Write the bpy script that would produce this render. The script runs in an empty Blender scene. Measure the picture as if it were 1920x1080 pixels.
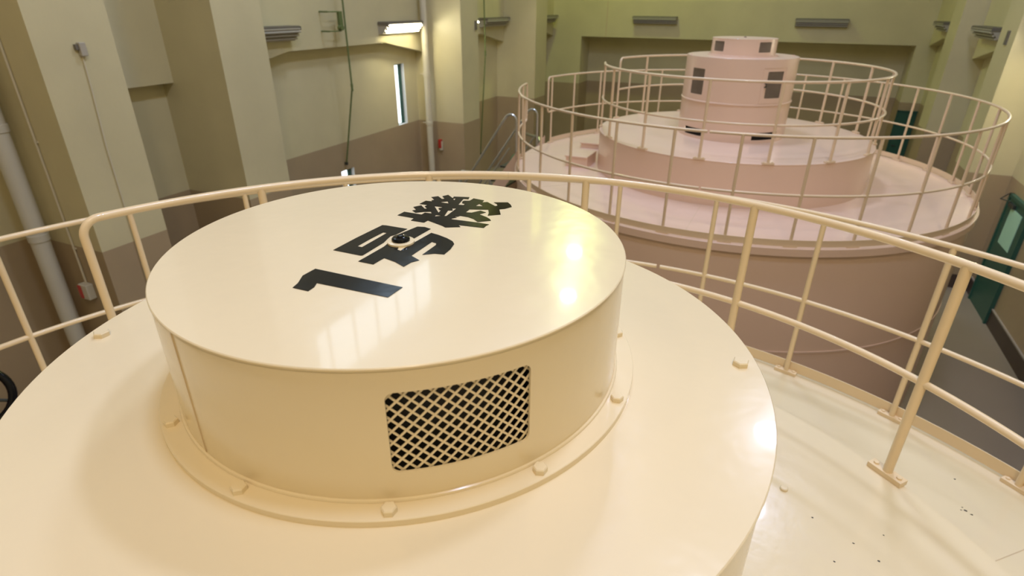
import bpy, math, random
from mathutils import Vector, Matrix
from mathutils.geometry import tessellate_polygon
random.seed(7)
sc = bpy.context.scene
COL = sc.collection
PI = math.pi
R_ = math.radians

# ------------------------------------------------------------------ camera
def make_camera():
    yaw, pitch, roll = 0.4161, 0.4608, 0.0066
    fw = Vector((-math.sin(yaw)*math.cos(pitch), math.cos(yaw)*math.cos(pitch), -math.sin(pitch)))
    rt = Vector((math.cos(yaw), math.sin(yaw), 0.0))
    up = rt.cross(fw)
    c, s = math.cos(roll), math.sin(roll)
    r2 = c*rt + s*up
    u2 = -s*rt + c*up
    cd = bpy.data.cameras.new('camera')
    cd.sensor_width = 36.0
    cd.lens = 36.0*1075.2981/1920.0
    cd.clip_start = 0.05
    cd.clip_end = 100
    cd.dof.use_dof = True
    cd.dof.focus_distance = 1.35
    cd.dof.aperture_fstop = 4.5
    o = bpy.data.objects.new('camera', cd)
    m = Matrix((r2, u2, -fw)).transposed().to_4x4()
    m.translation = Vector((0.6128, -0.8554, 1.8344))
    o.matrix_world = m
    COL.objects.link(o)
    sc.camera = o
make_camera()

# ------------------------------------------------------------------ world, exposure
w = bpy.data.worlds.new('world')
sc.world = w
w.use_nodes = True
w.node_tree.nodes['Background'].inputs[0].default_value = (0.75, 0.85, 1.0, 1)
w.node_tree.nodes['Background'].inputs[1].default_value = 0.6
sc.view_settings.view_transform = 'Standard'
sc.view_settings.look = 'None'
sc.view_settings.exposure = 0.22
sc.view_settings.gamma = 1.0
sc.view_settings.use_curve_mapping = False

# ------------------------------------------------------------------ high bay lamps, added fill lamps and clerestory daylight
LAMPS = [  # x, y, diameter, watts, colour
    (-4.4, 15.0, 0.45, 60, (1.0, 1.0, 0.80)),
    (1.9, 11.2, 0.6, 65, (0.90, 1.0, 1.45)),
    (-2.4, 8.4, 1.6, 210, (0.92, 1.08, 1.52)),  # added fill lamp, brightens the far generator's decks
    (0.9, 0.9, 1.3, 160, (0.78, 1.0, 1.45)),  # added overhead fill, evens the light on lid and disc
    (2.3, -3.6, 1.2, 330, (1.0, 0.805, 0.575)),  # added warm fill behind the camera, lifts the cap wall
    (-4.4, -3.8, 1.2, 40, (1.0, 0.805, 0.575)),  # added weak warm fill, rear left
    (1.3, 4.8, 1.0, 165, (0.92, 1.06, 1.48)),  # added fill between the generators, lifts the far lower deck
    (-5.4, 18.6, 0.5, 245, (0.80, 1.0, 0.24)),
]
LAMP_Z = 9.5
def area(name, loc, rot, size, size_y, watts, col, shape='DISK'):
    d = bpy.data.lights.new(name, 'AREA')
    d.shape = shape
    d.size = size
    if shape in ('RECTANGLE', 'ELLIPSE'):
        d.size_y = size_y
    d.energy = watts
    d.color = col
    o = bpy.data.objects.new(name, d)
    o.location = loc
    o.rotation_euler = rot
    COL.objects.link(o)
    return o
for (x, y, dm, wt, c) in LAMPS:
    area('high_bay_and_fill_light', (x, y, LAMP_Z-0.02), (0, 0, 0), dm, dm, wt, c)
# daylight through the clerestory windows, high on the left wall
area('clerestory_daylight', (-8.555, 10.0, 9.0), (0, R_(-90), 0), 1.6, 6.7, 85, (0.62, 0.80, 1.0), 'RECTANGLE')

# ------------------------------------------------------------------ materials
def nodes(name):
    m = bpy.data.materials.new(name)
    m.use_nodes = True
    nt = m.node_tree
    return m, nt, nt.nodes['Principled BSDF']
def mat(name, col, rough=0.5, metal=0.0, var=0.0, scale=3.0, bump=0.0, bscale=40.0, coat=0.0, emis=None, estr=0.0, spec=None):
    m, nt, b = nodes(name)
    b.inputs['Base Color'].default_value = (*col, 1)
    b.inputs['Roughness'].default_value = rough
    b.inputs['Metallic'].default_value = metal
    if spec is not None:
        b.inputs['Specular IOR Level'].default_value = spec
    if coat:
        b.inputs['Coat Weight'].default_value = coat
        b.inputs['Coat Roughness'].default_value = 0.05
    if emis:
        b.inputs['Emission Color'].default_value = (*emis, 1)
        b.inputs['Emission Strength'].default_value = estr
    tc = None
    if var or bump:
        tc = nt.nodes.new('ShaderNodeNewGeometry')
    if var:
        n = nt.nodes.new('ShaderNodeTexNoise')
        n.inputs['Scale'].default_value = scale
        n.inputs['Detail'].default_value = 4
        nt.links.new(tc.outputs['Position'], n.inputs['Vector'])
        mx = nt.nodes.new('ShaderNodeMix')
        mx.data_type = 'RGBA'
        mx.inputs['A'].default_value = (*[v*(1-var) for v in col], 1)
        mx.inputs['B'].default_value = (*[min(1, v*(1+var)) for v in col], 1)
        nt.links.new(n.outputs['Fac'], mx.inputs['Factor'])
        nt.links.new(mx.outputs['Result'], b.inputs['Base Color'])
    if bump:
        n2 = nt.nodes.new('ShaderNodeTexNoise')
        n2.inputs['Scale'].default_value = bscale
        n2.inputs['Detail'].default_value = 2
        nt.links.new(tc.outputs['Position'], n2.inputs['Vector'])
        bp = nt.nodes.new('ShaderNodeBump')
        bp.inputs['Strength'].default_value = bump
        bp.inputs['Distance'].default_value = 0.01
        nt.links.new(n2.outputs['Fac'], bp.inputs['Height'])
        nt.links.new(bp.outputs['Normal'], b.inputs['Normal'])
    return m
def wall_mat(name, upper, lower, zsplit):
    m, nt, b = nodes(name)
    g = nt.nodes.new('ShaderNodeNewGeometry')
    s = nt.nodes.new('ShaderNodeSeparateXYZ')
    nt.links.new(g.outputs['Position'], s.inputs[0])
    mt = nt.nodes.new('ShaderNodeMath')
    mt.operation = 'GREATER_THAN'
    mt.inputs[1].default_value = zsplit
    nt.links.new(s.outputs['Z'], mt.inputs[0])
    mx = nt.nodes.new('ShaderNodeMix')
    mx.data_type = 'RGBA'
    mx.inputs['A'].default_value = (*lower, 1)
    mx.inputs['B'].default_value = (*upper, 1)
    nt.links.new(mt.outputs[0], mx.inputs['Factor'])
    n = nt.nodes.new('ShaderNodeTexNoise')
    n.inputs['Scale'].default_value = 0.9
    n.inputs['Detail'].default_value = 6
    nt.links.new(g.outputs['Position'], n.inputs['Vector'])
    rp = nt.nodes.new('ShaderNodeMapRange')
    rp.inputs['From Min'].default_value = 0.3
    rp.inputs['From Max'].default_value = 0.7
    rp.inputs['To Min'].default_value = 0.93
    rp.inputs['To Max'].default_value = 1.05
    nt.links.new(n.outputs['Fac'], rp.inputs['Value'])
    mu = nt.nodes.new('ShaderNodeMix')
    mu.data_type = 'RGBA'
    mu.blend_type = 'MULTIPLY'
    mu.inputs['Factor'].default_value = 1.0
    nt.links.new(mx.outputs['Result'], mu.inputs['A'])
    nt.links.new(rp.outputs['Result'], mu.inputs['B'])
    nt.links.new(mu.outputs['Result'], b.inputs['Base Color'])
    b.inputs['Roughness'].default_value = 0.42
    n2 = nt.nodes.new('ShaderNodeTexNoise')
    n2.inputs['Scale'].default_value = 14
    nt.links.new(g.outputs['Position'], n2.inputs['Vector'])
    bp = nt.nodes.new('ShaderNodeBump')
    bp.inputs['Strength'].default_value = 0.15
    bp.inputs['Distance'].default_value = 0.01
    nt.links.new(n2.outputs['Fac'], bp.inputs['Height'])
    nt.links.new(bp.outputs['Normal'], b.inputs['Normal'])
    return m

CREAM = mat('cream_paint', (0.78, 0.66, 0.45), 0.21, var=0.03, scale=2.0, bump=0.085, bscale=17, coat=0.4)
PINK = mat('pinkish_cream_paint', (0.77, 0.55, 0.425), 0.34, var=0.03, scale=2.0, bump=0.03, bscale=9, coat=0.3)
RAIL = mat('rail_paint', (0.82, 0.65, 0.42), 0.3, var=0.04, scale=6, coat=0.3)
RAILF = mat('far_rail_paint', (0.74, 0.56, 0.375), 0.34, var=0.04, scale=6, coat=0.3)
WALL = wall_mat('wall_paint', (0.62, 0.55, 0.335), (0.40, 0.30, 0.18), -1.085)
CEIL = mat('ceiling_paint', (0.62, 0.58, 0.45), 0.7, var=0.05)
FLOOR = mat('floor_paint', (0.27, 0.22, 0.165), 0.42, var=0.08, scale=0.7)
BASE = mat('baseboard_paint', (0.07, 0.045, 0.035), 0.45, var=0.1)
BASETOP = mat('baseboard_edge', (0.32, 0.27, 0.22), 0.5, var=0.05)
BLACK = mat('black_vinyl', (0.006, 0.006, 0.007), 0.12, var=0.2, scale=20, bump=0.03, bscale=20, spec=0.2)
DARK = mat('interior_shade', (0.012, 0.011, 0.010), 0.6, var=0.3, scale=8)  # near-black painted in for the shade inside tower and cap
CHIP = mat('paint_chip_dark', (0.05, 0.045, 0.04), 0.7, var=0.2)
SEAM = mat('seam_sealant', (0.60, 0.47, 0.30), 0.6, var=0.1, scale=20)
GREEND = mat('green_door_paint', (0.026, 0.095, 0.07), 0.4, var=0.06)
PALEGL = mat('pale_green_glass', (0.42, 0.72, 0.58), 0.25, var=0.04)
STEEL = mat('galvanised_steel', (0.55, 0.56, 0.55), 0.3, metal=0.85, var=0.06)
DKMETAL = mat('dark_machinery', (0.045, 0.05, 0.045), 0.4, metal=0.3, var=0.2)
GRMETAL = mat('green_machinery', (0.10, 0.17, 0.10), 0.45, var=0.15)
PVC = mat('painted_pipe', (0.62, 0.56, 0.42), 0.35, var=0.04)
PVCG = mat('grey_painted_pipe', (0.58, 0.55, 0.46), 0.35, var=0.05)
RODG = mat('green_rod', (0.13, 0.17, 0.06), 0.45, var=0.1)
HOUS = mat('fixture_housing', (0.42, 0.38, 0.31), 0.45, var=0.04)
HOUSD = mat('fixture_dark_edge', (0.16, 0.14, 0.11), 0.5, var=0.05)
TUBEOFF = mat('unlit_tube', (0.40, 0.37, 0.32), 0.45, var=0.02)
TUBEON = mat('lit_tube', (0.9, 0.9, 0.8), 0.3, var=0.01, emis=(1.0, 0.94, 0.68), estr=32.0)
SKYGL = mat('daylit_glass', (0.8, 0.85, 0.9), 0.3, var=0.01, emis=(0.86, 0.95, 1.0), estr=2.2)
HIGHGL = mat('high_window_glass', (0.7, 0.75, 0.8), 0.2, var=0.01, emis=(0.8, 0.9, 1.0), estr=0.5)
SCREEN = mat('brown_grey_screen', (0.20, 0.155, 0.115), 0.5, metal=0.2, var=0.25, scale=6)
WHITE = mat('white_frame', (0.80, 0.80, 0.80), 0.4, var=0.02)
RED = mat('red_plastic', (0.42, 0.03, 0.02), 0.35, var=0.05)
LAMPON = mat('lamp_glow', (1, 1, 1), 0.4, var=0.01, emis=(1.0, 0.95, 0.75), estr=4.0)

# ------------------------------------------------------------------ mesh helpers
class MB:
    def __init__(s):
        s.v = []; s.f = []; s.radial = 0
    def add(s, v, f):
        n = len(s.v)
        s.v += [tuple(p) for p in v]
        s.f += [tuple(i+n for i in q) for q in f]
        return s
    def box(s, c, d, M=None):
        x, y, z = c; a, b, e = d[0]/2, d[1]/2, d[2]/2
        v = [Vector((i*a, j*b, k*e)) for i in (-1, 1) for j in (-1, 1) for k in (-1, 1)]
        if M is not None:
            v = [M @ p for p in v]
        v = [(p.x+x, p.y+y, p.z+z) for p in v]
        return s.add(v, [(0, 1, 3, 2), (4, 6, 7, 5), (0, 4, 5, 1), (2, 3, 7, 6), (0, 2, 6, 4), (1, 5, 7, 3)])
    def bx(s, x0, x1, y0, y1, z0, z1):
        return s.box(((x0+x1)/2, (y0+y1)/2, (z0+z1)/2), (abs(x1-x0), abs(y1-y0), abs(z1-z0)))
    def tube(s, pts, r, n=12, closed=False, caps=True):
        P = [Vector(p) for p in pts]
        m = len(P)
        rings = []
        up = None
        for i in range(m):
            if closed:
                t = (P[(i+1) % m]-P[i-1])
            elif i == 0:
                t = P[1]-P[0]
            elif i == m-1:
                t = P[-1]-P[-2]
            else:
                t = (P[i+1]-P[i]).normalized()+(P[i]-P[i-1]).normalized()
            t = t.normalized()
            if up is None:
                up = Vector((0, 0, 1)) if abs(t.z) < 0.9 else Vector((1, 0, 0))
            a = t.cross(up)
            if a.length < 1e-4:
                a = t.cross(Vector((0.3, 1, 0.2)))
            a.normalize()
            b = a.cross(t).normalized()
            up = b
            rr = r[i] if isinstance(r, (list, tuple)) else r
            rings.append([P[i]+rr*(math.cos(2*PI*k/n)*a+math.sin(2*PI*k/n)*b) for k in range(n)])
        v = [p for g in rings for p in g]
        f = []
        for i in range(m if closed else m-1):
            j = (i+1) % m
            for k in range(n):
                k2 = (k+1) % n
                f.append((i*n+k, i*n+k2, j*n+k2, j*n+k))
        if not closed and caps:
            f.append(tuple(range(n-1, -1, -1)))
            f.append(tuple((m-1)*n+k for k in range(n)))
        return s.add(v, f)
    def lathe(s, prof, n=128, c=(0, 0), closed=False):
        # prof: (radius, z) outside to inside, spun round the vertical axis at c
        v = []; f = []
        idx = []
        for (r, z) in prof:
            if r < 1e-6:
                idx.append([len(v)]*n); v.append((c[0], c[1], z))
            else:
                b = len(v)
                idx.append([b+k for k in range(n)])
                v += [(c[0]+r*math.cos(2*PI*k/n), c[1]+r*math.sin(2*PI*k/n), z) for k in range(n)]
        m = len(prof)
        for i in range(m if closed else m-1):
            A, B = idx[i], idx[(i+1) % m]
            for k in range(n):
                k2 = (k+1) % n
                q = [A[k], A[k2], B[k2], B[k]]
                u = []
                for t in q:
                    if t not in u:
                        u.append(t)
                if len(u) > 2:
                    f.append(tuple(u))
        return s.add(v, f)
    def hexbolt(s, x, y, z, r, h, rot=0.0):
        v = []; f = []
        n = 6
        for (rr, zz) in ((r, 0), (r, h*0.82), (r*0.86, h)):
            v += [(x+rr*math.cos(2*PI*k/n+rot), y+rr*math.sin(2*PI*k/n+rot), z+zz) for k in range(n)]
        for i in (0, 1):
            for k in range(n):
                k2 = (k+1) % n
                f.append((i*n+k, i*n+k2, (i+1)*n+k2, (i+1)*n+k))
        f.append(tuple(2*n+k for k in range(n)))
        return s.add(v, f)
    def prism(s, poly, z0, z1, holes=(), axis='z'):
        loops = [list(poly)]+[list(h) for h in holes]
        flat = [p for l in loops for p in l]
        tri = tessellate_polygon([[Vector((p[0], p[1], 0)) for p in l] for l in loops])
        def pt(p, z):
            if axis == 'z': return (p[0], p[1], z)
            if axis == 'x': return (z, p[0], p[1])
            return (p[0], z, p[1])
        n = len(flat)
        v = [pt(p, z1) for p in flat]+[pt(p, z0) for p in flat]
        f = [tuple(t) for t in tri]+[tuple(i+n for i in reversed(t)) for t in tri]
        b = 0
        for l in loops:
            m = len(l)
            for k in range(m):
                k2 = (k+1) % m
                f.append((b+k, b+k2, b+k2+n, b+k+n))
            b += m
        return s.add(v, f)
    def build(s, name, m, parent=None, smooth=35, bevel=0.0, fix=True, weld=False):
        me = bpy.data.meshes.new(name)
        me.from_pydata(s.v, [], s.f)
        if not s.radial: me.validate()
        if weld:
            import bmesh
            bm = bmesh.new(); bm.from_mesh(me)
            bmesh.ops.remove_doubles(bm, verts=bm.verts, dist=2e-5)
            bm.to_mesh(me); bm.free()
        if fix:
            import bmesh
            bm = bmesh.new(); bm.from_mesh(me)
            bmesh.ops.recalc_face_normals(bm, faces=bm.faces)
            bm.to_mesh(me); bm.free()
        me.materials.append(m)
        if s.radial:
            for p in me.polygons: p.use_smooth = True
            nr = []
            for p in me.polygons:
                for vi in p.vertices:
                    c = me.vertices[vi].co
                    nr.append(Vector((c.x, c.y, 0)).normalized() if p.index < s.radial else p.normal.copy())
            me.normals_split_custom_set(nr)
        elif smooth:
            for p in me.polygons:
                p.use_smooth = True
            me.set_sharp_from_angle(angle=R_(smooth))
        o = bpy.data.objects.new(name, me)
        COL.objects.link(o)
        if parent is not None:
            o.parent = parent
        if bevel:
            b = o.modifiers.new('bevel', 'BEVEL')
            b.width = bevel; b.segments = 2; b.limit_method = 'ANGLE'
        return o
def tag(o, label=None, cat=None, group=None, kind=None):
    if label: o['label'] = label
    if cat: o['category'] = cat
    if group: o['group'] = group
    if kind: o['kind'] = kind
    return o
def thing(name, loc, label, cat, group=None):
    o = bpy.data.objects.new(name, None)
    o.empty_display_size = 0.1
    o.location = loc
    COL.objects.link(o)
    return tag(o, label, cat, group)
def struct(name, mb, m, parent=None, **k):
    o = mb.build(name, m, parent, **k)
    if parent is None: o['kind'] = 'structure'
    return o
def polar(r, deg, z=0.0):
    return (r*math.cos(R_(deg)), r*math.sin(R_(deg)), z)
def arc(r, d0, d1, z, step=2.0):
    n = max(2, int(abs(d1-d0)/step)+1)
    return [polar(r, d0+(d1-d0)*i/(n-1), z) for i in range(n)]

# lettering outlines on the lid, tenths of a millimetre from the lid's centre
L_ONE = [([[-481, -2389], [-525, -2219], [-655, -1966], [-655, -1655], [258, -1644], [1126, -1634], [1118, -2031], [444, -2059], [-243, -2089], [-179, -2223], [-166, -2381]], [])]
L_GO = [([[-928, -853], [-927, -140], [-891, 640], [-815, 662], [-299, 672], [-326, 319], [-375, 195], [-345, 51], [-297, -139], [-276, -830], [-321, -851]], [[[-640, -514], [-646, -89], [-630, 308], [-542, 308], [-534, -134], [-531, -515]]]), ([[-178, -1085], [-168, -321], [-284, 338], [-183, 868], [-36, 915], [133, 873], [110, 262], [25, -28], [144, -339], [234, -362], [221, -232], [264, 682], [458, 642], [705, 557], [878, 462], [972, 355], [1034, 108], [1054, -164], [874, -206], [696, -347], [682, 164], [629, 252], [527, 273], [538, -471], [782, -586], [704, -726], [685, -941], [418, -826], [154, -766], [146, -886], [143, -1081]], [])]
L_KI = [([[-959, 1297], [-955, 1553], [-510, 1556], [-512, 1695], [-348, 1708], [-432, 1810], [-568, 1734], [-702, 1607], [-848, 1707], [-790, 1774], [-959, 1922], [-856, 2094], [-661, 1927], [-611, 1950], [-745, 2063], [-747, 2186], [-952, 2174], [-945, 2433], [-787, 2449], [-839, 2512], [-797, 2575], [-974, 2728], [-860, 2857], [-669, 2708], [-627, 2757], [-771, 2899], [-698, 3055], [-487, 2882], [-478, 2887], [-506, 2990], [-150, 3109], [-97, 2963], [-218, 2938], [-114, 2493], [7, 2520], [-7, 2616], [-93, 2634], [-143, 2745], [-138, 2807], [-16, 2864], [-15, 3064], [278, 3032], [303, 2879], [401, 2954], [700, 2758], [728, 2814], [662, 2914], [550, 2994], [846, 3133], [983, 2991], [1060, 2869], [976, 2688], [874, 2599], [1054, 2290], [828, 2106], [775, 2267], [661, 2472], [272, 2318], [291, 2094], [418, 2127], [537, 2332], [698, 2279], [622, 2102], [853, 2001], [973, 1916], [1033, 1844], [812, 1654], [640, 1786], [480, 1840], [292, 1843], [271, 1768], [168, 1752], [279, 1713], [196, 1592], [250, 1567], [517, 1591], [848, 1617], [1098, 1616], [1080, 1524], [1090, 1387], [942, 1366], [532, 1317], [630, 1232], [427, 1115], [355, 1078], [257, 1134], [-188, 1289], [-193, 1144], [-514, 1137], [-532, 1286]], [[[-607, 2476], [-466, 2614], [-360, 2478]], [[-559, 2177], [-329, 2203], [-402, 2088], [-322, 1992], [-281, 1998], [-240, 1822]], [[-193, 1566], [-211, 1670], [-59, 1691]], [[-11, 1676], [-126, 2044], [-32, 2088], [-110, 2211], [-25, 2250], [28, 1706]], [[-452, 2837], [-398, 2894], [-361, 2748]], [[284, 2578], [291, 2755], [450, 2641]]])]

# ------------------------------------------------------------------ the room
ZF = -3.52; ZW = -1.085; ZC = 10.5
XL, XR, YN, YF = -8.4, 5.0, -7.0, 22.9
XPL, XPR = -7.0, 4.27           # hall faces of the pillars
XLL, XLR = -8.15, 4.75          # hall faces of the lintels
LZ0, LZ1, LZT = 0.68, 0.98, 4.0   # lintel haunch, soffit, top

struct('floor', MB().bx(XL-0.3, XR+0.3, YN, 24.4, ZF-0.2, ZF), FLOOR, smooth=0)
struct('ceiling', MB().bx(XL-0.3, XR+0.3, YN, 24.4, ZC, ZC+0.2), CEIL, smooth=0)
SLITS = [(12.08, 12.50, -1.08, 0.43), (9.62, 10.08, -3.0, -1.72)]
HIGH = (6.6, 13.4, 8.15, 9.85)
def wall_with_holes():
    outer = [(YN, ZF), (24.4, ZF), (24.4, ZC), (YN, ZC)]
    holes = [[(a, c), (b, c), (b, d), (a, d)] for (a, b, c, d) in SLITS+[HIGH]]
    return MB().prism(outer, XL-0.3, XL, holes, axis='x')
struct('wall_left', wall_with_holes(), WALL, smooth=0)
struct('wall_right', MB().bx(XR, XR+0.3, YN, 24.4, ZF, ZC), WALL, smooth=0)
struct('wall_near', MB().bx(XL-0.3, XR+0.3, YN-0.3, YN, ZF, ZC), WALL, smooth=0)
def far_wall():
    m = MB()
    m.bx(XL, -6.95, YF, 24.2, ZF, ZC)        # left of the recess
    m.bx(4.40, XR, YF, 24.2, ZF, ZC)         # right of the recess
    m.bx(-6.95, 4.40, YF, 24.2, 0.68, 1.94)  # beam over the recess
    m.bx(-6.95, 4.40, YF+0.12, 24.2, 1.94, ZC)
    m.bx(-6.95, 4.40, 24.0, 24.3, ZF, 0.68)  # back of the recess
    return m
struct('wall_far', far_wall(), WALL, smooth=0)
struct('trim_1', MB().bx(-5.975, -5.945, YF-0.012, YF, 0.68, 1.94), SEAM, smooth=0)
k = 2
for (y0, y1) in ((-3.1, -2.2), (3.25, 4.18), (5.70, 6.62), (13.08, 14.02), (18.15, 19.15)):
    struct('trim_%d' % k, MB().bx(XL, XPL, y0, y1, ZF, ZC), WALL, smooth=0); k += 1
for (y0, y1) in ((1.2, 2.1), (5.2, 6.1), (12.95, 13.9), (17.4, 18.4)):
    struct('trim_%d' % k, MB().bx(XPR, XR, y0, y1, ZF, ZC), WALL, smooth=0); k += 1
def lintel(xa, xb, y0, y1, flat=False):
    h = 1.65
    if flat or y1-y0 < 3.0:
        poly = [(y0, LZ0), (y1, LZ0), (y1, LZT), (y0, LZT)]
    else:
        poly = [(y0, LZ0), (y0+h, LZ1), (y1-h, LZ1), (y1, LZ0), (y1, LZT), (y0, LZT)]
    return MB().prism(poly, xa, xb, axis='x')
for (y0, y1, fl) in ((-2.2, 3.25, False), (4.18, 5.70, True), (6.62, 13.08, False), (14.02, 18.15, False), (19.15, YF, False)):
    struct('trim_%d' % k, lintel(XL, XLL, y0, y1, fl), WALL, smooth=0); k += 1
for (y0, y1) in ((2.1, 5.2), (6.1, 12.95), (13.9, 17.4), (18.4, YF)):
    struct('trim_%d' % k, lintel(XLR, XR, y0, y1), WALL, smooth=0); k += 1
def baseboard(x, y0, y1, px, py0, py1):
    m = MB()
    m.bx(x-0.02, x, y0, y1, ZF, ZF+0.30)
    return m
struct('baseboard_right', MB().bx(XR-0.025, XR, 6.1, 11.38, ZF, ZF+0.30).bx(XR-0.025, XR, 12.56, 12.95, ZF, ZF+0.30)
       .bx(XPR, XR, 12.925, 12.95, ZF, ZF+0.30).bx(XPR-0.025, XPR, 12.925, 13.9, ZF, ZF+0.30), BASE, smooth=0)
struct('trim_%d' % k, MB().bx(XR-0.032, XR, 6.1, 11.38, ZF+0.30, ZF+0.325).bx(XR-0.032, XR, 12.56, 12.93, ZF+0.30, ZF+0.325), BASETOP, smooth=0); k += 1
struct('baseboard_left', MB().bx(XL, XL+0.02, 6.62, 13.08, ZF, ZF+0.3).bx(XPL, XPL+0.02, 5.7, 6.62, ZF, ZF+0.3)
       .bx(XPL, XPL+0.02, 3.25, 4.18, ZF, ZF+0.3).bx(XPL, XPL+0.02, 13.08, 14.02, ZF, ZF+0.3), BASE, smooth=0)

# doors
def leaf_door(n, x, y0, y1, z1, pane, label_handle=True):
    z0 = ZF
    o = struct('door_%d' % n, MB().bx(x-0.05, x, y0, y1, z0, z1), GREEND, smooth=0)
    MB().bx(x-0.07, x, y0-0.06, y0, z0, z1+0.06).bx(x-0.07, x, y1, y1+0.06, z0, z1+0.06).bx(x-0.07, x, y0-0.06, y1+0.06, z1, z1+0.06).build('door_frame', GREEND, o, smooth=0)
    if pane:
        MB().bx(x-0.056, x-0.048, *pane).build('door_pane', PALEGL, o, smooth=0)
    hy = y1-0.09
    MB().tube([(x-0.05, hy, z0+1.02), (x-0.11, hy, z0+1.02), (x-0.115, hy-0.12, z0+1.02)], 0.012).build('door_handle', DKMETAL, o)
    MB().bx(x-0.10, x-0.05, y1-0.42, y1-0.14, z1-0.13, z1-0.06).build('door_closer', DKMETAL, o, smooth=0)
    MB().tube([(x-0.085, y1-0.2, z1-0.05), (x-0.20, y1-0.02, z1-0.05), (x-0.06, y1+0.12, z1+0.02)], 0.011, 8).build('closer_arm', DKMETAL, o)
    return o
leaf_door(1, XR, 11.40, 12.46, -1.36, (11.62, 12.22, -2.18, -1.50))
d2 = struct('door_2', MB().bx(4.44, 4.98, YF-0.05, YF, ZF, -1.38), GREEND, smooth=0)
MB().bx(4.40, 4.44, YF-0.07, YF, ZF, -1.34).bx(4.40, 5.0, YF-0.07, YF, -1.38, -1.34).build('door_frame', GREEND, d2, smooth=0)
MB().tube([(4.52, YF-0.05, -2.5), (4.52, YF-0.11, -2.5), (4.62, YF-0.115, -2.5)], 0.014).build('door_handle', DKMETAL, d2)

# windows
for i, (a, b, c, d) in enumerate(SLITS):
    gx = XL-0.10
    m = MB()
    m.bx(gx-0.02, gx+0.03, a+0.005, a+0.035, c, d).bx(gx-0.02, gx+0.012, b-0.15, b-0.005, c, d).bx(gx-0.02, gx+0.03, a, b, c, c+0.03).bx(gx-0.02, gx+0.03, a, b, d-0.03, d)
    wn = struct('window_%d' % (i+1), m, GREEND, smooth=0)
    MB().bx(gx-0.012, gx, a+0.03, b-0.14, c+0.03, d-0.03).build('window_pane', SKYGL, wn, smooth=0)
    MB().bx(XL-0.085, XL+0.004, b-0.012, b, c, d).bx(XL-0.085, XL+0.004, a, b-0.012, c, c+0.012).build('window_reveal', WHITE, wn, smooth=0)
hw = MB()
a, b, c, d = HIGH
for i in range(8):
    y = a+(b-a)*i/7
    hw.bx(XL-0.2, XL-0.12, y-0.04, y+0.04, c, d)
hw.bx(XL-0.2, XL-0.12, a, b, c, c+0.06).bx(XL-0.2, XL-0.12, a, b, d-0.06, d)
w3 = struct('window_3', hw, GREEND, smooth=0)
MB().bx(XL-0.175, XL-0.165, a, b, c, d).build('window_pane', HIGHGL, w3, smooth=0)

# ------------------------------------------------------------------ fluorescent wall lights
def wall_light(loc, rot, length, label, lit):
    # local: x along the fixture, y out of the wall (negative), z up; back against y = 0
    t = thing('wall_light', loc, label, 'light', 'fluorescent wall lights')
    t.rotation_euler = (0, 0, rot)
    h = length/2
    MB().bx(-h, h, -0.28, 0, 0.034, 0.075).build('housing', HOUSD, t, smooth=0, bevel=0.006)
    prof = [(-0.02, 0.035), (-0.30, 0.10), (-0.305, 0.085), (-0.03, -0.135), (-0.0, -0.135), (-0.0, 0.03)]
    MB().prism([(-0.0, 0.034), (-0.285, 0.034), (-0.29, 0.02), (-0.10, -0.19), (0.0, -0.19)], -h, h, axis='x').build('reflector', HOUS, t, smooth=0)
    for k, (yy, zz) in enumerate(((-0.265, -0.015), (-0.21, -0.075), (-0.155, -0.135))):
        tb = MB().tube([(-h+0.05, yy-0.012, zz-0.012), (h-0.05, yy-0.012, zz-0.012)], 0.019, 10).build('lamp_tube', TUBEON if lit else TUBEOFF, t)
        for e in (-h+0.01, h-0.06):
            MB().tube([(e, yy-0.012, zz-0.012), (e+0.05, yy-0.012, zz-0.012)], 0.022, 10).build('lamp_holder', HOUS, tb)
    for e in (-h-0.012, h):
        MB().bx(e, e+0.012, -0.29, 0, 0.0, 0.06).build('end_cap', HOUSD, t, smooth=0)
    return t
ZL = 1.36
LR = R_(90); RR = R_(-90)
# left wall: facing +x, local -y must point to +x
wall_light((XLL, 11.95, ZL), LR, 1.5, 'lit fluorescent light above the slit window on the left wall', True)
wall_light((XLL, 7.55, ZL), LR, 1.65, 'unlit grey fluorescent light beside the second pillar, left of the green bracket', False)
wall_light((XLL, 15.0, ZL), LR, 1.65, 'lit fluorescent light mostly hidden behind the bright pillar', True)
wall_light((XLL, 17.2, ZL), LR, 1.65, 'unlit grey fluorescent light in the bay right of the bright pillar', False)
wall_light((XLL, 21.9, ZL), LR, 1.5, 'small unlit fluorescent light in the far left corner of the hall', False)
wall_light((-4.1, YF, ZL), 0, 1.6, 'left of the two unlit lights on the green far wall', False)
wall_light((1.48, YF, ZL), 0, 1.6, 'right of the two unlit lights on the green far wall', False)
wall_light((XLR, 16.2, ZL), RR, 1.7, 'unlit fluorescent light nearer the bright right-hand pillar', False)
wall_light((XLR, 20.9, ZL), RR, 1.4, 'small unlit fluorescent light in the far right corner of the hall', False)
wall_light((XLR, 11.5, ZL), RR, 1.7, 'lit fluorescent light on the right wall in front of the bright pillar', True)
for (loc, lab) in (((XPL, 13.9, 1.36), 'small grey switch plate on the bright left pillar'),):
    tag(MB().bx(XPL, XPL+0.03, 13.83, 13.93, 1.2, 1.42).build('switch_plate', HOUSD, smooth=0), lab, 'switch')
tag(MB().bx(XPR-0.03, XPR, 13.30, 13.40, 1.20, 1.44).build('switch_plate', HOUSD, smooth=0), 'small grey switch plate on the dim side of the right pillar', 'switch')

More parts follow.
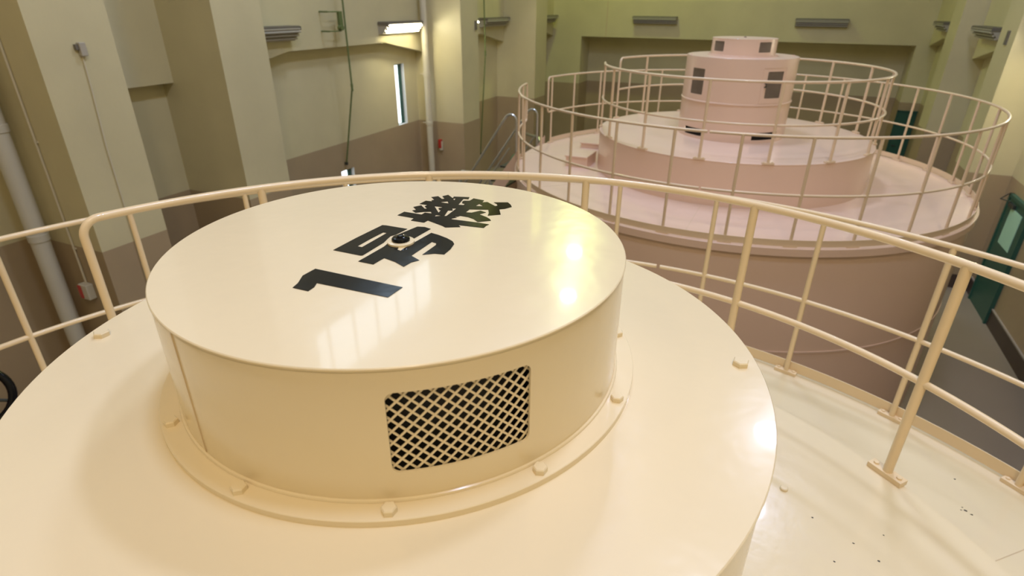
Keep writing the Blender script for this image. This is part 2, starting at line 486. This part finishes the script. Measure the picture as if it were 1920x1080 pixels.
# ------------------------------------------------------------------ pipes, conduits, boxes on the left wall
def pipe(name, x, y, r, z0, z1, m, label, collars):
    t = thing(name, (x, y, z0), label, 'pipe')
    MB().tube([(0, 0, 0), (0, 0, z1-z0)], r, 20).build('pipe_run', m, t)
    for zc in collars:
        MB().lathe([(r, -0.05), (r+0.012, -0.045), (r+0.012, 0.045), (r, 0.05)], 24).build('collar', m, t).location = (0, 0, zc-z0)
        MB().tube([(0, 0, zc-z0), (-0.34 if x < -8 else -0.2, 0.0, zc-z0)], 0.012, 8).build('pipe_bracket', m, t)
    return t
pipe('drain_pipe', -7.94, 12.86, 0.085, ZF, 8.0, PVC, 'pale drain pipe running down beside the bright pillar', (0.15, -1.1))
pipe('drain_pipe', -7.91, 3.05, 0.11, ZF, 8.0, PVCG, 'thick grey drain pipe at the left edge beside the first pillar', (0.45, -0.95))
cd = thing('conduit', (-7.57, 3.235, -1.62), 'thin conduit down the near face of the first pillar', 'conduit')
MB().tube([(0, 0, 0), (0, 0, 8.0)], 0.014, 8).build('conduit_run', PVC, cd)
for zz in (0.5, 1.9, 3.2):
    MB().box((0, 0.006, zz), (0.07, 0.02, 0.02)).build('conduit_clip', PVC, cd, smooth=0)
cb = thing('alarm_box', (-7.56, 3.25, -1.73), 'grey alarm box with a red front at the foot of the thin conduit', 'alarm box')
MB().box((0.02, -0.05, 0), (0.17, 0.1, 0.22)).build('box_body', PVCG, cb, smooth=0, bevel=0.01)
MB().box((-0.035, -0.105, 0), (0.06, 0.02, 0.19)).build('red_cover', RED, cb, smooth=0, bevel=0.006)
ab = thing('alarm_box', (-7.76, 13.08, -1.68), 'small red alarm box on the bright pillar beside the pale drain pipe', 'alarm box')
MB().box((0.02, -0.04, 0), (0.1, 0.08, 0.24)).build('box_body', RED, ab, smooth=0, bevel=0.01)
MB().box((0.05, -0.04, -0.05), (0.08, 0.06, 0.24)).build('back_plate', PVC, ab, smooth=0)
jb = thing('junction_box', (XPL, 3.74, 1.30), 'grey junction box with a thin cable, high on the first pillar', 'junction box')
MB().box((0.03, 0.01, 0.02), (0.06, 0.075, 0.15)).build('box_body', HOUS, jb, smooth=0, bevel=0.008)
MB().box((0.02, -0.045, 0.045), (0.04, 0.035, 0.06)).build('socket', HOUSD, jb, smooth=0)
MB().tube([(0.012, 0.0, -0.05), (0.012, -0.01, -0.4), (0.012, -0.045, -1.1), (0.012, -0.05, -3.5)], 0.009, 8).build('cable', PVC, jb)

# window opener rods
def rod(x, y, top, joint, end, label, bracket):
    t = thing('opener_rod', (x, y, joint[2]), label, 'rod')
    j = Vector(joint)
    q = lambda p: tuple(Vector(p)-Vector((x, y, joint[2])))
    MB().tube([q(top), q(joint)], 0.019, 10).build('upper_rod', RODG, t)
    MB().tube([q(joint), q(end)], 0.019, 10).build('lower_rod', RODG, t)
    MB().tube([(0, 0, 0.09), (0, 0, 0.05), (0, 0, 0.0), (0, 0, -0.06)], [0.028, 0.03, 0.024, 0.03], 10).build('universal_joint', RODG, t)
    MB().box(q(end), (0.05, 0.06, 0.07)).build('rod_socket', DKMETAL, t, smooth=0)
    if bracket:
        b = MB()
        b.box((-0.03, -0.10, 1.33), (0.07, 0.10, 0.36))
        b.build('gear_box', RODG, t, smooth=0, bevel=0.01)
        MB().tube([(-0.05, -0.14, 1.2), (0.05, -0.14, 1.2)], 0.05, 14).build('pulley', RODG, t)
        for zz in (1.5, 1.14):
            MB().tube([(-0.03, -0.1, zz), (-0.03, -0.46, zz)], 0.012, 8).tube([(-0.03, -0.46, zz), (-0.24, -0.46, zz)], 0.016, 8).build('bracket_arm', RODG, t)
    return t
rod(-7.9, 9.72, (-7.9, 9.74, 5.5), (-7.9, 9.72, 0.16), (-8.34, 9.76, -1.55), 'jointed green opener rod with a green bracket, left of the lit light', True)
rod(-7.9, 16.25, (-7.9, 16.1, 5.5), (-7.9, 16.25, 0.44), (-8.34, 16.66, -2.78), 'long green opener rod hanging in the bay right of the bright pillar', False)

# ------------------------------------------------------------------ generators
Z1 = -0.603; R1 = 3.427; R2 = 2.0529
def cyl_wall(r, z0, z1, holes, thick=0.004, step=3.0, cr=0.012, nz=1):
    # thin cylindrical sheet with rounded rectangular holes: (deg0, deg1, za, zb)
    m = MB()
    def P(d, z, rr=r): return polar(rr, d, z)
    def grid(d0, d1, za, zb):
        n = max(1, int(math.ceil((d1-d0)/step)))
        for i in range(n):
            a, b = d0+(d1-d0)*i/n, d0+(d1-d0)*(i+1)/n
            m.add([P(a, za), P(b, za), P(b, zb), P(a, zb)], [(0, 1, 2, 3)])
    rims = []
    hs = sorted(holes)
    cur = hs[0][0]-4 if hs else 0.0
    start = cur
    for (a, b, za, zb) in hs:
        A, B = a-4, b+4
        if A > cur: grid(cur, A, z0, z1)
        # block round the hole
        kx = R_(1.0)*r
        inner = []
        ns = 6
        hw, hh = (b-a)/2*kx, (zb-za)/2
        cx, cz = (a+b)/2, (za+zb)/2
        cor = [(hw-cr, -hh+cr, -90), (hw-cr, hh-cr, 0), (-hw+cr, hh-cr, 90), (-hw+cr, -hh+cr, 180)]
        pts = []
        for (px, pz, a0) in cor:
            for i in range(ns+1):
                t = R_(a0+90*i/ns)
                pts.append((px+cr*math.cos(t), pz+cr*math.sin(t)))
        # subdivide long edges
        full = []
        for i in range(len(pts)):
            p, q = pts[i], pts[(i+1) % len(pts)]
            L = math.hypot(q[0]-p[0], q[1]-p[1])
            n = max(1, int(L/0.012))
            for t in range(n): full.append((p[0]+(q[0]-p[0])*t/n, p[1]+(q[1]-p[1])*t/n))
        W0, W1 = (A-cx)*kx, (B-cx)*kx
        H0, H1 = z0-cz, z1-cz
        loops = []
        outer = []
        for (px, pz) in full:
            s = 1e9
            if px > 1e-9: s = min(s, W1/px)
            if px < -1e-9: s = min(s, W0/px)
            if pz > 1e-9: s = min(s, H1/pz)
            if pz < -1e-9: s = min(s, H0/pz)
            outer.append((px*s, pz*s))
        # snap the nearest outer point to each corner of the block
        for C in ((W0, H0), (W1, H0), (W1, H1), (W0, H1)):
            i = min(range(len(outer)), key=lambda q: (outer[q][0]-C[0])**2+(outer[q][1]-C[1])**2)
            outer[i] = C
        N = len(full)
        for f in (0, .25, .5, .75, 1.0):
            loops.append([(p[0]+(o[0]-p[0])*f, p[1]+(o[1]-p[1])*f) for p, o in zip(full, outer)])
        v = [P(cx+p[0]/kx, cz+p[1]) for l in loops for p in l]
        fs = []
        for l in range(4):
            for i in range(N):
                j = (i+1) % N
                fs.append((l*N+i, (l+1)*N+i, (l+1)*N+j, l*N+j))
        m.add(v, fs)
        rims.append(([P(cx+p[0]/kx, cz+p[1], r-q) for q in (0, thick) for p in full], [(i, (i+1) % N, N+(i+1) % N, N+i) for i in range(N)]))
        cur = B
    grid(cur, start+360, z0, z1)
    m.radial = len(m.f)
    for v, f in rims: m.add(v, f)
    # turned-in top and bottom edges give the sheet its thickness
    for z in (z0, z1):
        n = 120
        m.add([polar(q, 360*i/n, z) for q in (r, r-thick) for i in range(n)], [(i, (i+1) % n, n+(i+1) % n, n+i) for i in range(n)])
    return m
def sheet(m, name, matl, parent, thick):
    return m.build(name, matl, parent, fix=False)
def vent_mesh(r, d0, d1, z0, z1, pitch=0.0200, w=0.0030):
    m = MB()
    kx = R_(1.0)*r
    W = (d1-d0)*kx; H = z1-z0
    dc = (d0+d1)/2; zc = (z0+z1)/2
    def seg(u0, v0, u1, v1, rr):
        n = 8
        dx, dz = u1-u0, v1-v0
        L = math.hypot(dx, dz)
        nx, nz = -dz/L*w/2, dx/L*w/2
        v = []; f = []
        for i in range(n+1):
            u = u0+dx*i/n; q = v0+dz*i/n
            for (su, ro) in ((-1, 0), (1, 0), (1, -0.0016), (-1, -0.0016)):
                v.append(polar(rr+ro, dc+(u+su*nx)/kx, zc+q+su*nz))
        for i in range(n):
            for k in range(4):
                k2 = (k+1) % 4
                f.append((i*4+k, i*4+k2, i*4+4+k2, i*4+4+k))
        m.add(v, f)
    a, b = W/2, H/2
    n = int((a+b)/pitch)+1
    for s in (1, -1):
        for i in range(-n, n+1):
            c = i*pitch
            # line v = s*(u - c)
            us = sorted([-a, a, c-b, c+b])
            u0, u1 = max(-a, c-b), min(a, c+b)
            if u1-u0 > 0.004:
                seg(u0, s*(u0-c), u1, s*(u1-c), r if s > 0 else r-0.0012)
    return m

def letters(parent, zt):
    for data in (L_ONE, L_GO, L_KI):
        m = MB()
        for i, (outer, holes) in enumerate(data):
            o = [(p[0]/1e4, p[1]/1e4) for p in outer]
            hs = [[(p[0]/1e4, p[1]/1e4) for p in h] for h in holes]
            m.prism(o, zt+0.0001, zt+0.0009+0.0001*i, hs)
        m.build('letter', BLACK, parent, smooth=0)

def generator(y0, near):
    P = CREAM if near else PINK
    zt, rt, rtb = (1.178, 0.7195, 0.714) if near else (1.155, 0.793, 0.80)
    zc, rc, rf = (1.4192, 0.4283, 0.4632) if near else (1.395, 0.4633, 0.50)
    rcw = rc-0.0018
    lab = 'cream cylindrical generator in the foreground with black characters on its lid' if near else 'pinkish cream generator standing behind, with a windowed round tower on top'
    g = thing('generator', (0, y0, ZF), lab, 'generator')
    H = ZF
    def up(o): o.location.z -= H; return o
    # lower casing
    body = up(MB().lathe([(3.385, ZF), (3.385, -1.995), (3.393, -1.995), (3.393, -1.97), (3.385, -1.97), (3.385, -0.70)], 160).build('lower_casing', P, g))
    deck = up(MB().lathe([(3.385, -0.699), (R1-0.004, -0.699), (R1, -0.695), (R1, -0.607), (R1-0.004, Z1), (R2-0.02, Z1)], 160).build('lower_deck', P, g))
    for d in (43, 88, 133, 184, 223, 268, 313, 358):
        M = Matrix.Rotation(R_(d), 3, 'Z')
        c = polar(2.74, d, Z1+0.0006)
        MB().box(c, (1.34, 0.004, 0.0012), M).build('deck_seam', SEAM, deck, smooth=0)
    # upper casing with its deck
    uc = up(MB().lathe([(R2-0.003, Z1-0.02), (R2-0.003, -0.012), (R2, -0.01), (R2, -0.002), (R2-0.002, 0.0), (rtb-0.03, 0.0)], 144).build('upper_casing', P, g))
    if near:
        ch = MB()
        for (x, y, rr, zz) in ((1.95, 2.19, .012, Z1), (1.975, 2.17, .008, Z1), (1.94, 2.21, .006, Z1), (1.93, 2.185, .005, Z1), (1.95, 2.44, .007, Z1),
                               (1.05, 1.14, .006, 0), (1.27, 1.02, .006, 0), (1.19, 1.07, .005, 0), (1.12, 0.95, .005, 0), (1.30, 1.16, .005, 0), (0.95, 1.25, .004, 0)):
            n = 7
            ch.add([(x+rr*random.uniform(.6, 1.1)*math.cos(2*PI*i/n), y+rr*random.uniform(.4, .9)*math.sin(2*PI*i/n), zz+0.0007) for i in range(n)], [tuple(range(n))])
        up(ch.build('paint_chips', CHIP, g, smooth=0))
    bolts = [(1.57, 53.1+120*i) for i in range(3)] if near else []
    for (r, d) in bolts:
        x, y, _ = polar(r, d)
        MB().lathe([(0, 0.012), (0.013, 0.012), (0.016, 0.009), (0.016, 0)], 16, (x, y)).build('deck_bolt', P, uc)
    # tower
    s = rtb/0.80
    holes = [(219.5, 237.5, 0.635, 0.995), (302.5, 321.5, 0.635, 0.995), (39.5, 57.5, 0.635, 0.995), (122.5, 141.5, 0.635, 0.995)]
    tower = sheet(cyl_wall(rtb, 0.165, zt-0.006, holes, cr=0.012), 'tower_casing', P, g, 0.006); up(tower)
    lowh = [(219, 244, 0.045, 0.150), (297, 329, 0.045, 0.150), (60, 90, 0.045, 0.15), (140, 165, 0.045, 0.15)]
    low = sheet(cyl_wall(rtb, 0.0, 0.165, lowh, cr=0.005), 'tower_base', P, g, 0.006); up(low)
    up(MB().lathe([(rtb-0.06, 0.0), (rtb-0.06, zt-0.02)], 64).build('tower_shade_drum', DARK, g))  # added dark drum, stands in for shade behind the tower openings
    up(MB().lathe([(rtb, 0.525), (rtb+0.012, 0.53), (rtb+0.012, 0.548), (rtb, 0.553)], 128).build('tower_band', P, g))
    for i, (a, b, c, d) in enumerate(holes):
        wv = up(vent_mesh(rtb-0.006, a-0.5, b+0.5, c-0.005, d+0.005, 0.028, 0.0125).build('window_screen', SCREEN, g))
        a2, b2 = a-5.2, b+2.8
        if i % 2 == 1:
            m = MB()
            for (da, db, za, zb) in ((a2, a2+0.5, 0.562, 1.045), (b2, b2+0.5, 0.562, 1.045), (a2, b2+0.5, 0.562, 0.568), (a2, b2+0.5, 1.039, 1.045)):
                n = max(1, int((db-da)/3)+1)
                for q in range(n):
                    e0, e1 = da+(db-da)*q/n, da+(db-da)*(q+1)/n
                    m.add([polar(rtb+0.004, e0, za), polar(rtb+0.004, e1, za), polar(rtb+0.004, e1, zb), polar(rtb+0.004, e0, zb),
                           polar(rtb-0.003, e0, za), polar(rtb-0.003, e1, za), polar(rtb-0.003, e1, zb), polar(rtb-0.003, e0, zb)],
                          [(0, 1, 2, 3), (0, 1, 5, 4), (3, 2, 6, 7), (0, 3, 7, 4), (1, 2, 6, 5)])
            hd = up(m.build('hatch_frame', P, g, smooth=0))
            MB().tube([polar(rtb, a-1.6, 0.79), polar(rtb+0.035, a-1.6, 0.79), polar(rtb+0.035, a-1.6, 0.84), polar(rtb, a-1.6, 0.84)], 0.009, 8).build('hatch_handle', DKMETAL, hd)
    # tower lid (slightly wider disc)
    tl = up(MB().lathe([(rtb-0.03, zt-0.008), (rt-0.002, zt-0.008), (rt, zt-0.006), (rt, zt-0.002), (rt-0.002, zt), (rc-0.06, zt)], 160).build('tower_lid', P, g))
    for d in (19.5, 200.0):
        x, y, _ = polar(rt*0.949, d)
        MB().hexbolt(x, y, zt, 0.0165, 0.011, R_(d+8)).build('lid_bolt', P, tl, smooth=0)
    # flange ring and bolts
    zf = zt+0.0115
    fl = up(MB().lathe([(rf, zt), (rf, zf-0.001), (rf-0.001, zf), (rcw-0.005, zf)], 144).build('flange_ring', P, g))
    for kq in range(12):
        d = 29.4+30*kq
        x, y, _ = polar((rcw+rf)/2+0.002, d)
        MB().hexbolt(x, y, zf, 0.0118, 0.010, R_(d*1.7)).build('flange_bolt', P, fl, smooth=0)
    up(MB().tube([polar(rcw+0.001, dd, zf+0.001) for dd in range(0, 360, 4)], 0.0038, 8, closed=True).build('weld_bead', P, g))
    # cap
    va, vb = (300.4, 328.5) if near else (300.9, 327.5)
    z0v, z1v = (1.241, 1.3785) if near else (1.22, 1.357)
    vs = [((va+90*i) % 360, (va+90*i) % 360+(vb-va), z0v, z1v) for i in range(4)]
    cw = sheet(cyl_wall(rcw, zf, zc-0.004, vs, cr=0.012), 'cap_wall', P, g, 0.004); up(cw)
    for (a, b, c, d) in vs:
        vent_mesh(rcw-0.0055, a-1.2, b+1.2, c-0.006, d+0.006, 0.0199 if near else 0.024, 0.0031 if near else 0.011).build('vent_mesh', P if near else SCREEN, cw)
    if near:
        MB().box(polar(rcw+0.0003, 255, (zf+zc)/2), (0.002, 0.0022, zc-zf-0.012), Matrix.Rotation(R_(255), 3, 'Z')).build('wall_seam', SEAM, cw, smooth=0)
    up(MB().lathe([(rcw-0.055, zt), (rcw-0.055, zc-0.01), (0, zc-0.01)], 64).build('cap_shade_drum', DARK, g))  # added dark drum, keeps the inside of the cap looking shaded
    cl = up(MB().lathe([(rcw-0.02, zc-0.005), (rc-0.001, zc-0.005), (rc, zc-0.004), (rc, zc-0.0015), (rc-0.0015, zc), (0, zc)], 160).build('cap_lid', P, g))
    MB().lathe([(0.0265, zc), (0.026, zc+0.004), (0.020, zc+0.005), (0.015, zc+0.005)], 32).build('knob_washer', P, cl)
    kb = MB().lathe([(0.0175, zc+0.002), (0.0175, zc+0.0085), (0.0155, zc+0.0115), (0.008, zc+0.0125), (0.007, zc+0.013), (0.0055, zc+0.0155), (0, zc+0.016)], 32).build('lid_knob', BLACK, cl, smooth=20)
    if near:
        letters(cl, zc)
    return g
generator(0.0, True)
generator(9.0881, False)

# ------------------------------------------------------------------ guardrails
def post(parent, r, deg, z0, ztop, rad, m):
    x, y, _ = polar(r, deg)
    p = MB().tube([(x, y, z0+0.018), (x, y, ztop)], rad, 14, caps=False).build('post', m, parent)
    M = Matrix.Rotation(R_(deg), 3, 'Z')
    bp = MB().box((x, y, z0+0.0125), (0.05, 0.150, 0.025), M).build('base_plate', m, p, smooth=0, bevel=0.0015)
    for s in (-1, 1):
        q = Vector((x, y, 0))+M @ Vector((0, 0.052*s, 0))
        MB().hexbolt(q.x, q.y, z0+0.025, 0.012, 0.008, R_(deg*1.3)).build('bolt', m, p, smooth=0)
    return p
def inner_rail(y0, m, label):
    t = thing('guardrail', (0, y0, 0), label, 'guardrail')
    r = 2.04; zt = 1.0; a0, a1 = 166.0, -169.7; b = 0.075
    db = math.degrees(b/r)
    def bend(deg, sgn):
        pts = [polar(r, deg, 0.02), polar(r, deg, zt-b-0.1)]
        for i in range(9):
            th = PI/2*i/8
            pts.append(polar(r, deg+sgn*db*(1-math.cos(th)), zt-b+b*math.sin(th)))
        return pts
    pts = bend(a0, -1)+arc(r, a0-db-2, a1+db+2, zt)+list(reversed(bend(a1, 1)))
    MB().tube(pts, 0.0175, 14).build('top_rail', m, t)
    MB().tube(arc(r, a0, a1, 0.489), 0.0155, 12).build('mid_rail', m, t)
    for d in (a0, a1):
        x, y, _ = polar(r, d)
        MB().box((x, y, 0.01), (0.05, 0.15, 0.02), Matrix.Rotation(R_(d), 3, 'Z')).build('base_plate', m, t, smooth=0, bevel=0.0015)
    for k in range(15):
        d = 24*k+0.6
        if 160 < d < 200: continue
        post(t, r, d, 0.0, zt, 0.0195, m)
    MB().tube([polar(r, 108.45, zt), polar(r, 108.40, zt)], 0.0178, 14).build('splice', SEAM, t)
    return t
def outer_rail(y0, m, label, end=170.3):
    t = thing('guardrail', (0, y0, 0), label, 'guardrail')
    r = 3.367; zt = 0.614; zm = -0.0085; b = 0.055
    db = math.degrees(b/r); gap = 0.22
    def loop(dlast, dend, sgn):
        # from the mid height at the last post out to the end, up and back
        pts = []
        for i in range(7):
            th = PI/2*i/6
            pts.append(polar(r, dend-sgn*db*(1-math.sin(th)), zt-b+b*math.cos(th)))
        for i in range(7):
            th = PI/2*i/6
            pts.append(polar(r, dend-sgn*db*(1-math.cos(th)), zm+b-b*math.sin(th)))
        pts.append(polar(r, dlast, zm))
        return pts
    for (a, e, last, sg) in ((90+gap, end, 168, 1), (270-gap, 187.0, 192, -1)):
        MB().tube(arc(r, a, e-sg*db*1.5, zt, 2)+loop(last, e, sg), 0.0165, 12).build('top_rail', m, t)
        MB().tube(arc(r, a, last, zm, 2), 0.0155, 12).build('mid_rail', m, t)
    MB().tube(arc(r, 90-gap, -90+gap, zt), 0.0165, 12).build('top_rail', m, t)
    MB().tube(arc(r, 90-gap, -90+gap, zm), 0.0155, 12).build('mid_rail', m, t)
    for k in range(30):
        d = 12*k
        if d == 180: continue
        post(t, r, d, Z1, zt, 0.0175, m)
    # kick plate outside the posts
    for (a, e) in ((-168, 168),):
        n = 170
        v = []; f = []
        for i in range(n+1):
            d = a+(e-a)*i/n
            for (rr, zz) in ((3.386, -0.590), (3.386, -0.512), (3.392, -0.512), (3.392, -0.590)):
                v.append(polar(rr, d, zz))
        for i in range(n):
            for q in range(4):
                q2 = (q+1) % 4
                f.append((i*4+q, i*4+q2, i*4+4+q2, i*4+4+q))
        f += [(0, 1, 2, 3), tuple(n*4+q for q in (3, 2, 1, 0))]
        MB().add(v, f).build('kick_plate', m, t)
    return t
inner_rail(0.0, RAIL, 'upper guardrail round the foreground generator, nearest the camera')
outer_rail(0.0, RAIL, 'lower outer guardrail with kick plate round the foreground generator', 174.0)
inner_rail(9.0881, RAILF, 'upper inner guardrail circling the tower of the far generator')
outer_rail(9.0881, RAILF, 'lower outer guardrail with kick plate round the far generator')

# ------------------------------------------------------------------ steps, stair, machinery
def step_block(x0, x1, y0, y1, z1, label):
    t = thing('step_block', ((x0+x1)/2, (y0+y1)/2, Z1), label, 'step')
    dx, dy, h = (x1-x0)/2, (y1-y0)/2, z1-Z1
    MB().bx(-dx+0.02, dx, -dy+0.02, dy-0.02, 0.0, h-0.025).build('block', PINK, t, smooth=0)
    MB().bx(-dx, dx, -dy, dy, h-0.025, h).build('tread', PINK, t, smooth=0, bevel=0.004)
    return t
step_block(-2.64, -2.06, 9.62, 10.35, -0.50, 'low cream step block beside the far generator, the farther of two')
step_block(-2.45, -2.06, 8.20, 8.75, -0.42, 'low cream step block beside the far generator, the nearer of two')

st = thing('access_stair', (-3.43, 9.1, ZF), 'cream access stair with steel handrails climbing to the far generator', 'stair')
for y in (-0.62, 0.62):
    L = [(0.04, 3.06), (0.04, 2.72), (-1.95, 0.0), (-2.2, 0.0)]
    MB().prism(L, y-0.02, y+0.02, axis='y').build('stringer', PINK, st, smooth=0)
    zt_ = 3.63 if y < 0 else 3.53
    xo = 0.0 if y < 0 else -0.1
    pts = [(-0.02+xo, y, 2.86 if y < 0 else 2.75)]+[(-0.13+xo+0.11*math.cos(PI*i/10), y, zt_-0.11+0.11*math.sin(PI*i/10)) for i in range(9)]+[(-2.05+xo, y, 0.85), (-2.07+xo, y, 0.0)]
    MB().tube(pts, 0.021, 10).build('handrail', STEEL, st)
    MB().tube([(-0.15, y, 3.05), (-2.0, y, 0.42)], 0.012, 8).build('lower_handrail', STEEL, st)
for i in range(10):
    zz = 2.86-0.28*(i+0.6)
    MB().box((-0.10-0.2*(i+0.6), 0, zz), (0.24, 1.2, 0.03)).build('tread', DKMETAL, st, smooth=0)

def pump(loc, sc_, rz, label, pipes=True):
    t = thing('pump_unit', loc, label, 'pump')
    t.rotation_euler = (0, 0, rz); t.scale = (sc_, sc_, sc_)
    MB().bx(-0.8, 0.8, -0.45, 0.45, 0, 0.35).build('base_frame', DKMETAL, t, smooth=0, bevel=0.02)
    MB().tube([(-0.75, 0, 0.62), (-0.7, 0, 0.62), (0.1, 0, 0.62), (0.15, 0, 0.62)], [0.2, 0.27, 0.27, 0.2], 24).build('motor', GRMETAL, t)
    MB().tube([(0.3, 0, 0.35), (0.3, 0, 1.05), (0.3, 0, 1.1)], [0.22, 0.22, 0.14], 20).build('pump_body', DKMETAL, t)
    if pipes: MB().tube([(0.3, 0, 1.1), (0.3, 0, 1.45), (0.25, 0.05, 1.52), (-0.5, 0.3, 1.52), (-0.56, 0.3, 1.46), (-0.56, 0.3, 0.35)], 0.05, 12).build('pipework', STEEL, t)
    MB().tube([(0.6, -0.2, 0.35), (0.6, -0.2, 1.2)], 0.08, 14).build('filter', GRMETAL, t)
    MB().tube([(0.6+0.16*math.cos(2*PI*i/20), -0.2+0.16*math.sin(2*PI*i/20), 1.25) for i in range(20)], 0.018, 8, closed=True).build('handwheel', GRMETAL, t)
    return t
pump((-5.95, 11.9, ZF), 0.95, R_(20), 'dark pump unit with grey pipework beside the access stair')
pump((-6.35, 16.4, ZF), 1.0, R_(-15), 'dark pump unit on the floor beyond the access stair')
pump((-6.3, 19.3, ZF), 0.85, R_(70), 'dark green pump unit behind the far generator, near the left corner', False)

hv = thing('valve_stand', (-5.20, 0.93, ZF), 'black valve handwheel stand cut off by the left edge of the photo', 'valve')
MB().tube([(0, 0, 0), (0, 0, 0.05)], 0.2, 20).build('stand_foot', DKMETAL, hv)
MB().tube([(0, 0, 0.04), (0, 0, 2.2)], 0.09, 16).build('stand_column', GRMETAL, hv)
hd = Vector((0.78, -0.42, 0.45)).normalized()
ha = hd.cross(Vector((0, 0, 1))).normalized(); hb = ha.cross(hd)
hc = Vector((0, 0, 2.28))+hd*0.12
whl = MB().tube([tuple(hc+0.25*(math.cos(2*PI*i/40)*ha+math.sin(2*PI*i/40)*hb)) for i in range(40)], 0.034, 12, closed=True).build('handwheel', BLACK, hv)
for i in range(4):
    a_ = 2*PI*i/4+0.4
    MB().tube([tuple(hc), tuple(hc+0.25*(math.cos(a_)*ha+math.sin(a_)*hb))], 0.014, 8).build('spoke', DKMETAL, whl)
MB().tube([(0, 0, 2.15), tuple(hc+hd*0.04)], 0.05, 12).build('hub', RED, hv)

# ------------------------------------------------------------------ lamp bodies above the frame: reflected high bay lamps and added fill lamps
for i, (x, y, dm, wt, c) in enumerate(LAMPS):
    t = thing('high_bay_and_fill_lamp', (x, y, LAMP_Z), 'bell shaped hall lamp above the frame, some of them added as fill', 'lamp', 'high bay lamps')
    MB().lathe([(dm/2+0.05, -0.03), (dm/2+0.03, 0.10), (dm*0.35, 0.24), (0.10, 0.30), (0.0, 0.30)], 32).build('lamp_shade', STEEL, t)
    MB().tube([(0, 0, 0.3), (0, 0, ZC-LAMP_Z)], 0.012, 8).build('hanger', DKMETAL, t)
